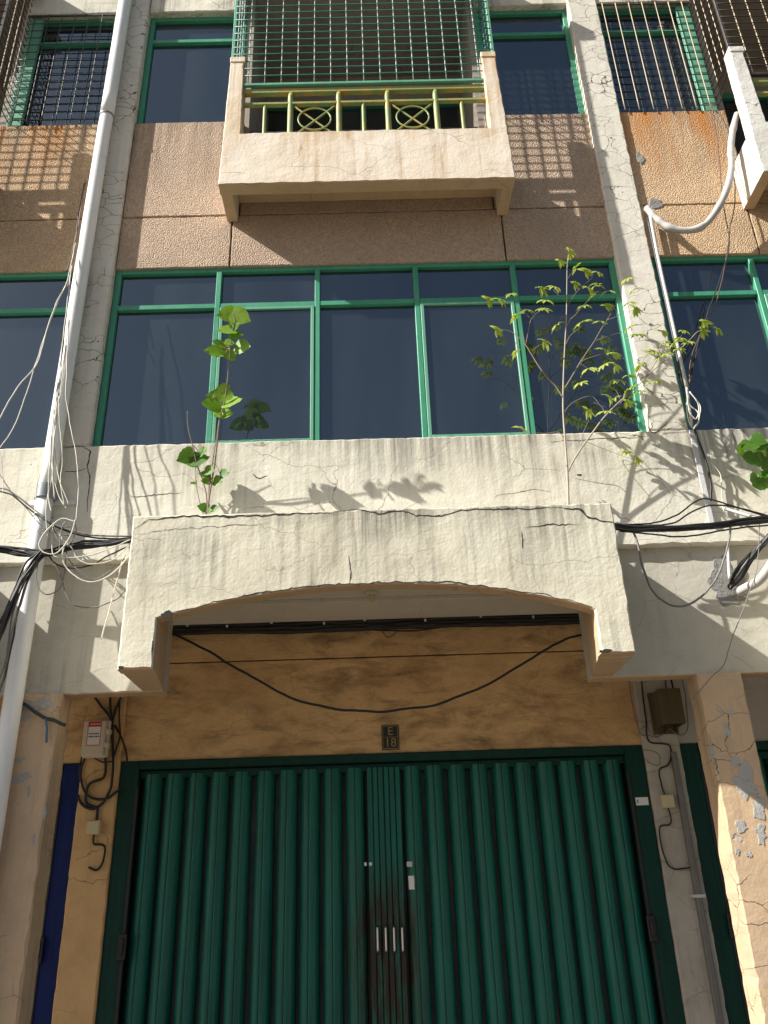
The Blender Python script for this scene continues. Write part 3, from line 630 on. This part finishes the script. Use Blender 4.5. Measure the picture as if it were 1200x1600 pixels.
patch('grey cement patch under the bend of the white hose beside the pilaster', 1024, 318, 5.64, .07, .06, 8)
patch('small round grey cement patch on the spandrel above the white hose', 1000, 248, 5.64, .04, .075, 5)

# wrapped air-conditioner hose and its conduit
tag(lin('drain_hose', tube(px([(1011,325),(1022,338),(1045,355),(1075,360),(1100,352),(1120,328),(1136,295),(1143,262),(1142,230),(1146,200),(1152,178)], [5.58,5.36]), .030, 12, wob=.22, n=14), 'hose_wrap'), 'white taped air conditioner hose curving from the balcony to the pilaster', 'hose')
cp = thing('conduit', (2.49, 5.56, 4), 'white conduit running down the right hand pilaster edge', 'pipe')
lin('pipe', tube(px([(1016,338),(1030,410),(1046,482),(1073,605)], 5.565), .014, 12), 'conduit_white', cp)
lin('pipe', tube(px([(1073,605),(1081,665)], 5.565), .011, 10), 'conduit_white', cp)
a0, a1 = at(1083, 672, 5.58), at(1110, 818, 5.58)
lin('perforated_strip', boxes([(min(a0.x,a1.x)-.012, min(a0.x,a1.x)+.028, 5.572, 5.58, a1.z, a0.z)], .002), 'steel', cp)
lin('shadow_gap', tube(px([(1012,340),(1027,412),(1043,484),(1068,605)], 5.59), .012, 8), 'cable_black', cp)
S = [px([(1074,612),(1076,640),(1086,655),(1091,645),(1090,630),(1078,612)], 5.5), px([(1073,612),(1077,632),(1090,645),(1091,660),(1084,670)], 5.5), px([(1073,615),(1073,640),(1079,665),(1085,670)], 5.53), px([(1077,612),(1092,632),(1091,655),(1085,668)], 5.5)]
bundle('wire_bundle', 'white wire loops tied to the conduit below the right pilaster bend', 'wires', S, ['cable_white']*4, [.006]*4)
S = [px([(1112,162),(1122,230),(1128,300),(1138,370),(1132,420),(1120,470),(1100,510),(1080,560),(1078,602)], [5.55,5.4]), px([(1116,165),(1140,210),(1145,260),(1149,310),(1140,360),(1136,400),(1110,480),(1086,560),(1078,604)], [5.55,5.4]), px([(1108,482),(1088,545),(1076,600)], 5.42)]
bundle('wire_bundle', 'thin dark wires strung down over the window at the right edge', 'wires', S, ['cable_brown','cable_black','cable_black'], [.0045,.0045,.006])
S = [px([(1085,670),(1092,690),(1105,730),(1111,760),(1111,782)], 5.54), px([(1104,718),(1125,740),(1128,770),(1131,800)], 5.55)]
bundle('wire_bundle', 'black cable and white wire dropping from the conduit to the trunk cables', 'wires', S, ['cable_black','cable_white'], [.009,.005])
tag(lin('bracket_arm', tube(px([(1131,794),(1160,803),(1192,812)], [5.58,5.40]), .014, 4), 'conduit_white'), 'white bracket arm holding the trunk cables at the right edge', 'bracket')
tag(lin('hanger_strip', tube(px([(1137,850),(1138,870),(1140,905)], 5.62), .013, 4), 'steel'), 'short grey metal strip above the cemented hole', 'bracket')

# cables below the canopy
base = [Vector((x, 6.93, 3.765+.006*math.sin(x*3))) for x in (-2.1,-1.4,-.7,0,.7,1.4,2.1)]
S = [[q+Vector((0, 0, .02-.011*i_)) for q in jitter(base, .012)] for i_ in range(9)]+[px([(270,982),(350,980),(450,974),(520,980),(590,984),(650,985),(740,972),(830,966),(915,962)], 6.96), px([(596,985),(605,995),(615,992),(622,984)], 6.95)]
CB = bundle('cable_bundle', 'black cable bundle clipped along the wall under the canopy ceiling', 'cables', S, ['cable_black']*10+['cable_brown'], [.019]*9+[.006,.004])
for i, x in enumerate((-1.62,-1.28,-.9,-.45,-.1,.42,.9,1.35)):
    z = 3.775-.02*(i % 2); lin('clip', boxes([(x-.010, x+.010, 6.893, 6.905, z-.012, z+.012)], .003), 'steel', CB)
cable('single black cable slung in a long curve across the canopy opening', px([(250,985),(275,992),(320,1015),(380,1050),(450,1088),(510,1106),(560,1111),(620,1110),(690,1098),(760,1070),(820,1035),(870,1005),(905,993),(940,990)], 5.86), .0095, 'cable_black')
p = at(581, 946, 6.30); lh = thing('lamp_holder', (p.x, p.y, 3.81), 'small pale lamp holder on the canopy ceiling', 'lamp')
lin('base', boxes([(p.x-.045,p.x+.045,6.26,6.33,3.785,3.809)], .004), 'box_beige', lh); lin('socket', tube([(p.x,6.295,3.735),(p.x,6.295,3.76),(p.x,6.295,3.785)], .024, 10), 'junction_beige', lh)

# meter box on the left pier
PY = GATE_Y-.055
q0, q1 = at(123, 1183, PY-.09), at(172, 1123, PY-.09)
mx0, mx1, mz0, mz1 = q0.x+.005, q1.x-.005, q0.z, q1.z-.0
mb = thing('meter_box', ((mx0+mx1)/2, PY, mz0), 'beige plastic meter box with red and white notice on the left pier', 'box')
lin('box', boxes([(mx0, mx1, PY-.06, PY+.01, mz0, mz1)], .012), 'box_beige', mb)
lin('lid', boxes([(mx0+.006, mx1-.02, PY-.095, PY-.062, mz0+.008, mz1-.008)], .012), 'box_beige', mb)
lx0, lx1, lz0, lz1 = mx0+.045, mx1-.055, mz0+.085, mz1-.022
lin('notice', boxes([(lx0, lx1, PY-.0965, PY-.0952, lz0, lz1)]), 'white_print', mb)
lin('notice_header', boxes([(lx0, lx1, PY-.098, PY-.0967, lz1-.04, lz1), (lx0, lx1, PY-.098, PY-.0967, lz0, lz0+.006), (lx0, lx0+.004, PY-.098, PY-.0967, lz0+.006, lz1-.04), (lx1-.004, lx1, PY-.098, PY-.0967, lz0+.006, lz1-.04)]), 'red_print', mb)
marks = []
for row, z in enumerate((lz1-.095, lz1-.118)):
    x = lx0+.012
    while x < lx1-.02:
        ww = random.uniform(.005,.011); marks.append((x, x+ww, PY-.098, PY-.0967, z-.005, z+.005)); x += ww+random.uniform(.003,.006)
lin('notice_print', boxes(marks), 'dark_print', mb)
lin('notice_print', boxes([(lx0+.02+.012*k, lx0+.028+.012*k, PY-.0992, PY-.0981, lz1-.024, lz1-.016) for k in range(7)]), 'white_print', mb)
for z in (mz0+.09, mz1-.1): lin('latch', boxes([(mx1-.022, mx1+.014, PY-.085, PY-.03, z-.02, z+.02)], .004), 'box_beige', mb)
Zm = lambda pts: px(pts, PY-.012, 5.333, 100, 1090)
S = [Zm([(245,-20),(300,60),(385,175),(410,300),(412,450),(410,620),(395,750),(335,865),(240,925),(150,890),(112,810)]), Zm([(480,-20),(430,110),(405,220),(400,300)]), Zm([(385,-30),(385,90),(392,200)]), Zm([(462,10),(460,150),(462,330),(415,490)]),
     Zm([(420,230),(480,330),(522,460),(525,560)]), Zm([(470,755),(370,835),(270,850),(190,810),(145,720),(140,600),(185,480)]), Zm([(345,480),(345,580),(330,670),(225,710),(190,775),(183,860),(210,898),(270,918),(280,965),(268,1040)]), Zm([(150,490),(128,600),(140,700)]), Zm([(240,500),(330,545),(410,530)])]
bundle('cable_bundle', 'black cables coiled around the beige meter box on the left pier', 'cables', S, ['cable_black']*9, [.011,.010,.012,.008,.009,.010,.012,.008,.006])
def jbox(label, x, y, wd):
    p = at(x, y, PY-.02); t_ = thing('junction_box', (p.x, PY, p.z-wd), label, 'box')
    lin('box', boxes([(p.x-wd, p.x+wd, PY-.045, PY+.012, p.z-wd, p.z+wd)], .008), 'junction_beige', t_)
    lin('cover', boxes([(p.x-wd*.9, p.x+wd*.9, PY-.053, PY-.045, p.z-wd*.9, p.z+wd*.9)], .004), 'junction_beige', t_)
jbox('small beige junction box on the left pier below the meter box', 147, 1293, .052)
jbox('yellowish junction box on the grey pier right of the gate', 1043, 1252, .050)
cable('short black cable hook below the junction box on the left pier', Zm([(250,1130),(248,1215),(290,1222),(335,1232),(345,1275),(325,1375),(275,1432),(205,1415)]), .010, 'cable_black')
# left pillar: taped cable
S = [px([(35,1098),(55,1112),(70,1122),(84,1126),(102,1133)], [5.60,5.60]), px([(72,1122),(74,1140),(72,1160)], 5.60)]
bundle('cable_tie', 'dark cable tied around the top of the left pillar', 'cable', S, ['tape_dark','tape_blue'], [.012,.008])

# box and cables on the right pier
Zr = lambda pts: px(pts, PY-.012, 4.444, 960, 1040)
p = at(1042, 1106, 6.83)
bx = thing('ballast_box', (p.x, 6.95, p.z-.18), 'open olive metal ballast box with loose wires on the right pier', 'box')
lin('casing', boxes([(p.x-.088,p.x+.088,6.70,6.712,p.z-.15,p.z+.13),(p.x-.088,p.x-.076,6.713,6.95,p.z-.15,p.z+.13),(p.x+.076,p.x+.088,6.713,6.95,p.z-.15,p.z+.13),(p.x-.076,p.x+.076,6.713,6.95,p.z+.118,p.z+.13)], .003), 'olive_box', bx)
lin('backplate', boxes([(p.x-.105,p.x+.105,6.943,6.953,p.z-.19,p.z+.15)], .003), 'olive_box', bx)
lin('coil', boxes([(p.x-.06,p.x+.06,6.78,6.93,p.z-.11,p.z+.05)], .01), 'black_metal', bx)
S = [Zr([(340,470),(300,495),(240,485),(180,465),(130,290),(100,60)]), Zr([(385,430),(420,470),(470,485),(508,430),(495,220),(460,60)]), Zr([(360,430),(330,480),(290,500)]), Zr([(395,440),(430,460),(415,420)]), Zr([(390,70),(400,130),(410,180)]), Zr([(355,60),(360,120),(365,180)])]
bundle('wire_bundle', 'thin dark wires dangling from the olive ballast box', 'wires', S, ['cable_grey']*2+['cable_black']*4, [.004,.005,.004,.004,.008,.006])
cable('black cable stapled down the right pier to the yellowish junction box', Zr([(185,50),(200,250),(225,400),(232,505),(265,535),(330,540),(385,560),(392,640),(370,690),(312,722),(322,810),(352,905)]), .0075, 'cable_black')
cable('black cable bending down from the yellowish junction box', Zr([(372,985),(395,1075),(375,1105),(322,1115),(315,1165),(335,1280),(370,1380),(430,1415),(535,1400)]), .0065, 'cable_black')
cable('grey wire curl on the plaster of the right pier', Zr([(195,585),(260,590),(310,630)])+Zr([(305,690),(240,670),(210,640)])[::1], .0035, 'cable_grey', 'wire')
p0, p1 = at(1052, 1175, PY-.02), at(1092, 1400, PY-.02)
cn = thing('conduit', (p1.x, PY, .14), 'dark grey square conduit down the right pier beside the neighbouring gate', 'pipe')
lin('pipe', boxes([(p0.x-.022, p0.x+.022, PY-.04, PY+.012, .14, p0.z)], .006), 'cable_grey', cn)
lin('clip', boxes([(p0.x-.05, p0.x+.05, PY-.046, PY+.012, p1.z-.012, p1.z+.012)], .003), 'steel', cn)

# ------------------------------------------------------------------ plants
def broadleaf():
    o = [(0,0),(.22,-.06),(.40,.05),(.47,.22),(.44,.40),(.47,.46),(.37,.58),(.36,.66),(.24,.78),(.12,.90),(0,1.06)]
    bm = bmesh.new(); mid = [bm.verts.new((0, y, -.03*math.sin(y*3))) for y in (0, .25, .5, .75, 1.06)]
    for s in (-1, 1):
        vs = [bm.verts.new((s*x, y, .12*x+.05*math.sin(y*9+s)*x-.22*y*y*.5)) for x, y in o[1:-1]]
        vs = [mid[0]]+vs+[mid[4]]
        # strip between midrib and margin
        ring = vs; k = 0
        seg = [(0, 3), (3, 5), (5, 8), (8, len(ring)-1)]
        for i, (a, b) in enumerate(seg):
            f = [mid[i]]+ring[a if a else 1:b+1]+([mid[i+1]] if ring[b] is not mid[i+1] else [])
            bm.faces.new(f if s > 0 else f[::-1])
    me = bpy.data.meshes.new('leaf'); bm.to_mesh(me); bm.free()
    for p in me.polygons: p.use_smooth = True
    return me
def palmate(seed):
    r = random.Random(seed); bm = bmesh.new()
    for k in range(7):
        a = (k-3)*.58+r.uniform(-.15,.15); L = r.uniform(.75,1.05)*(1-.07*abs(k-3)); d = r.uniform(.2,.6); wd = .17
        def pt(u, side): 
            c = Vector((math.sin(a)*u*L, math.cos(a)*u*L*.8, -d*u*u*L)); return c+Vector((math.cos(a), -math.sin(a), 0))*side
        prof = [(0.02,.012),(.3,wd*.75),(.58,wd),(.82,wd*.55),(1,.004)]
        l = [bm.verts.new(pt(u, -w_)+Vector((0,0,.03*w_/wd))) for u, w_ in prof]; c = [bm.verts.new(pt(u, 0)-Vector((0,0,.025))) for u, _ in prof]; rr = [bm.verts.new(pt(u, w_)+Vector((0,0,.03*w_/wd))) for u, w_ in prof]
        for i in range(4):
            bm.faces.new((l[i], c[i], c[i+1], l[i+1])); bm.faces.new((c[i], rr[i], rr[i+1], c[i+1]))
    me = bpy.data.meshes.new('leaf'); bm.to_mesh(me); bm.free(); return me
def orient(loc, d, nrm, size):
    d = d.normalized(); nrm = (nrm-d*nrm.dot(d)).normalized(); x = d.cross(nrm)
    return Matrix.Translation(loc) @ Matrix((x, d, nrm)).transposed().to_4x4() @ Matrix.Scale(size, 4)

# sapling with broad leaves on the left of the canopy
bl = {k: broadleaf() for k in ('leaf_broad', 'leaf_dark')}
Zs = lambda x, y, g_: at(270+x/4.572, 470+y/4.572, 5.6-g_*.74)
pl = thing('sapling', Zs(245, 1540, .10), 'broad leaved sapling growing from the left part of the canopy top', 'plant')
ST = [([(250,1560,.08),(255,1440,.10),(275,1310,.13),(300,1160,.18),(318,1000,.28),(335,850,.36),(365,740,.42),(385,620,.48),(400,470,.56),(410,340,.63),(425,230,.70),(445,140,.75)], .008),
      ([(240,1560,.08),(240,1390,.10),(205,1260,.13),(170,1160,.17),(140,1030,.22),(115,930,.27),(105,860,.3),(104,790,.33)], .006), ([(245,1560,.08),(262,1300,.12),(290,1120,.20),(310,990,.27),(325,880,.33),(335,830,.36)], .005), ([(230,1560,.06),(200,1470,.08),(180,1380,.1),(163,1280,.13),(163,1180,.16)], .004)]
for pts, r_ in ST: lin('stem', tube([Zs(*p_) for p_ in pts], r_, 6, r_*.4, n=4), 'stem', pl)
LV = [(385,97,.75,60,-1),(488,115,.76,64,1),(385,205,.72,58,-1),(455,240,.70,40,1),(330,303,.66,46,-1),(410,300,.65,34,1),(500,327,.65,56,1),(290,357,.62,56,-1),(328,385,.6,36,-1),(392,380,.6,50,-1),(440,180,.73,36,1),
      (345,668,.46,62,-1),(290,680,.44,44,-1),(425,718,.44,64,1),(275,740,.42,62,-1),(330,810,.37,40,-1),(385,805,.37,42,1)]
LD = [(195,1130,.18,58,1),(145,1115,.18,40,-1),(95,1115,.19,60,-1),(138,1165,.17,34,-1),(215,1075,.20,40,1),(262,1212,.17,38,1),(228,1240,.15,36,-1),(372,1232,.17,36,1),(325,1285,.14,38,1),(240,1285,.13,32,-1),(145,1303,.12,22,-1),(215,1475,.1,34,-1),(252,1505,.1,30,1),(300,1480,.09,30,1)]
rl_ = random.Random(3)
for L, mt in ((LV, 'leaf_broad'), (LD, 'leaf_dark')):
    for x, y, g_, sz, sd in L:
        c = Zs(x, y, g_); size = sz*2/4.572/200*1.12
        d = Vector((sd*rl_.uniform(.5,1), rl_.uniform(-.55,.1), rl_.uniform(-.45,.15))); nrm = Vector((rl_.uniform(-.5,.3), rl_.uniform(-1.1,-.7), rl_.uniform(-.35,.35)))
        d.normalize(); b0 = c-d*size*.5
        lin('leaf', bl[mt], mt, pl, orient(b0, d, nrm, size))
        s0 = Zs(*min((p_ for pts, _ in ST for p_ in pts), key=lambda q: (q[0]-x)**2+(q[1]-y)**2))
        if (s0-b0).length < .35: lin('petiole', tube([s0, (s0+b0)/2+Vector((0,0,.01)), b0], .0025, 4, n=3), 'stem', pl)

# small tree with hand-shaped leaves on the right of the canopy
Zt = lambda x, y, g_: at(740+x/2.6087, 380+y/2.6087, 5.6-g_)
tr_ = thing('young_tree', Zt(385, 1080, .2), 'slender young tree with drooping hand shaped leaves right of the canopy', 'tree')
def G(x, y): return .05 if y > 740 and x > 500 else .14+.17*(1060-y)/1000+.08*max(0, (x-380)/600)
BR = [([(386,1085),(385,1000),(380,900),(372,790),(365,680),(366,560),(371,440),(378,310),(380,190),(381,105),(384,60)], .0095, .0025), ([(386,930),(405,890),(440,835),(490,765),(530,712),(585,655),(640,608),(690,560),(735,515),(790,470),(835,435),(880,395),(915,360),(960,355)], .0075, .0025),
      ([(371,592),(400,545),(432,490),(465,440),(492,400),(520,350),(545,312),(572,262),(592,228)], .006, .002), ([(366,632),(335,585),(300,548),(268,505),(240,460),(212,415),(180,380),(150,360),(115,352)], .006, .002), ([(376,345),(395,310),(412,295),(440,262),(470,232),(495,210)], .004, .0015), ([(378,265),(400,225),(420,200),(450,170),(485,140)], .003, .0015), ([(380,150),(395,128),(415,108)], .0025, .0015),
      ([(366,695),(392,660),(425,638),(465,624),(490,628),(515,660),(540,668)], .003, .0015), ([(640,606),(668,540),(690,480),(718,442)], .004, .0015), ([(700,552),(740,490),(770,440),(785,400),(768,372)], .004, .0015), ([(600,640),(580,600),(552,580),(585,562)], .003, .0015), ([(492,400),(530,385),(570,372),(625,358)], .003, .0015), ([(440,482),(470,468),(512,455),(532,445)], .003, .0015),
      ([(212,415),(225,350),(235,310),(262,282),(285,272)], .003, .0015), ([(240,440),(262,420),(285,410)], .003, .0015), ([(790,470),(820,410),(850,372)], .003, .0015), ([(372,420),(392,380),(425,350),(440,338)], .003, .0015), ([(368,790),(340,770),(290,775),(200,768)], .003, .0015), ([(440,835),(445,780),(470,720)], .003, .0015), ([(540,700),(520,665),(490,650)], .004, .002), ([(380,240),(350,215),(325,190)], .002, .001), ([(378,310),(362,300),(340,335)], .002, .001), ([(545,312),(580,300),(615,275),(635,255)], .003, .0015), ([(560,690),(600,650),(635,612),(668,612)],.003,.0015), ([(432,490),(450,500),(470,518)],.002,.001), ([(500,755),(580,770),(660,790)],.002,.001), ([(460,810),(560,850),(660,885)],.002,.001), ([(180,380),(170,420),(175,448)],.002,.001), ([(212,415),(195,350),(182,305)],.002,.001), ([(235,310),(180,260),(105,238)],.002,.001), ([(390,80),(365,84),(350,84)],.0015,.001)]
for i, (pts, r0, r1) in enumerate(BR): lin('trunk' if i == 0 else 'branch', tube([Zt(x, y, G(x, y)+(.05*math.sin(i*2.1) if i > 1 else 0)*j/len(pts)) for j, (x, y) in enumerate(pts)], r0, 6, r1, n=4), 'stem_pale' if i < 2 else 'stem', tr_)
PC = [(390,48),(348,82),(418,108),(453,125),(503,128),(272,193),(325,187),(410,175),(462,190),(495,185),(500,210),(545,205),(628,152),(652,200),(290,243),(283,275),(225,282),(100,237),(55,240),(150,215),(180,303),(90,362),(175,452),(285,408),(340,340),(445,265),(440,333),(515,328),(540,265),(635,250),(655,275),(630,355),(670,380),(530,443),(568,462),(468,520),(533,503),(578,508),(435,577),(590,565),(630,550),(550,635),(540,695),(463,690),(633,605),(668,615),(680,510),(715,445),(765,370),(768,420),(768,465),(855,365),(840,395),(835,440),(875,410),(935,330),(930,365),(990,358),(735,568),(670,793),(625,855),(665,887),(188,762),(620,655),(575,640),(505,175),(740,450),(800,430),(820,415)]
PM = [palmate(s) for s in range(6)]
for i, (x, y) in enumerate(PC):
    c = Zt(x, y-10, G(x, y)+rl_.uniform(-.06,.08)); a = rl_.uniform(-1.1,1.1)
    lin('leaf', PM[i % 6], 'leaf_palmate', tr_, orient(c, Vector((math.sin(a), -.75*math.cos(a), rl_.uniform(-.6,-.1))), Vector((rl_.uniform(-.4,.4), rl_.uniform(-.2,.3), 1)), rl_.uniform(.074,.110)))

# plant at the right edge
Ze = lambda x, y, g_: at(1120+x/11.43, 660+y/11.43, 5.6-g_)
pe = thing('leafy_plant', Ze(1100, 1450, .1), 'broad leaved plant sprouting in front of the wall at the right edge', 'plant')
for pts in ([(1100,1500,.05),(1000,1000,.14),(860,780,.2),(760,620,.24),(690,420,.26)], [(1100,1500,.05),(1000,1150,.14),(880,1030,.2),(780,980,.24)], [(1000,1000,.14),(900,640,.2),(860,420,.22)]):
    lin('stem', tube([Ze(*p_) for p_ in pts], .007, 6, .003, n=4), 'stem', pe)
for x, y, g_, sz, sd in ((560,420,.28,150,-1),(430,500,.28,130,-1),(760,320,.26,120,1),(560,630,.26,120,-1),(830,400,.25,100,1),(880,520,.2,170,1),(700,670,.22,130,-1),(680,1030,.25,130,-1),(850,1090,.22,110,1),(860,930,.22,90,1),(720,1100,.2,110,-1),(980,760,.2,150,1),(960,1000,.2,140,1),(1050,550,.2,150,1),(1060,1150,.2,150,-1)):
    c = Ze(x, y, g_); size = sz*2.2/11.43/200; d = Vector((sd*rl_.uniform(.6,1), rl_.uniform(-.5,.1), rl_.uniform(-.5,.05))).normalized()
    lin('leaf', bl['leaf_dark'], 'leaf_dark', pe, orient(c-d*size*.5, d, Vector((rl_.uniform(-.5,.2), rl_.uniform(-1,-.6), rl_.uniform(-.3,.5))), size))
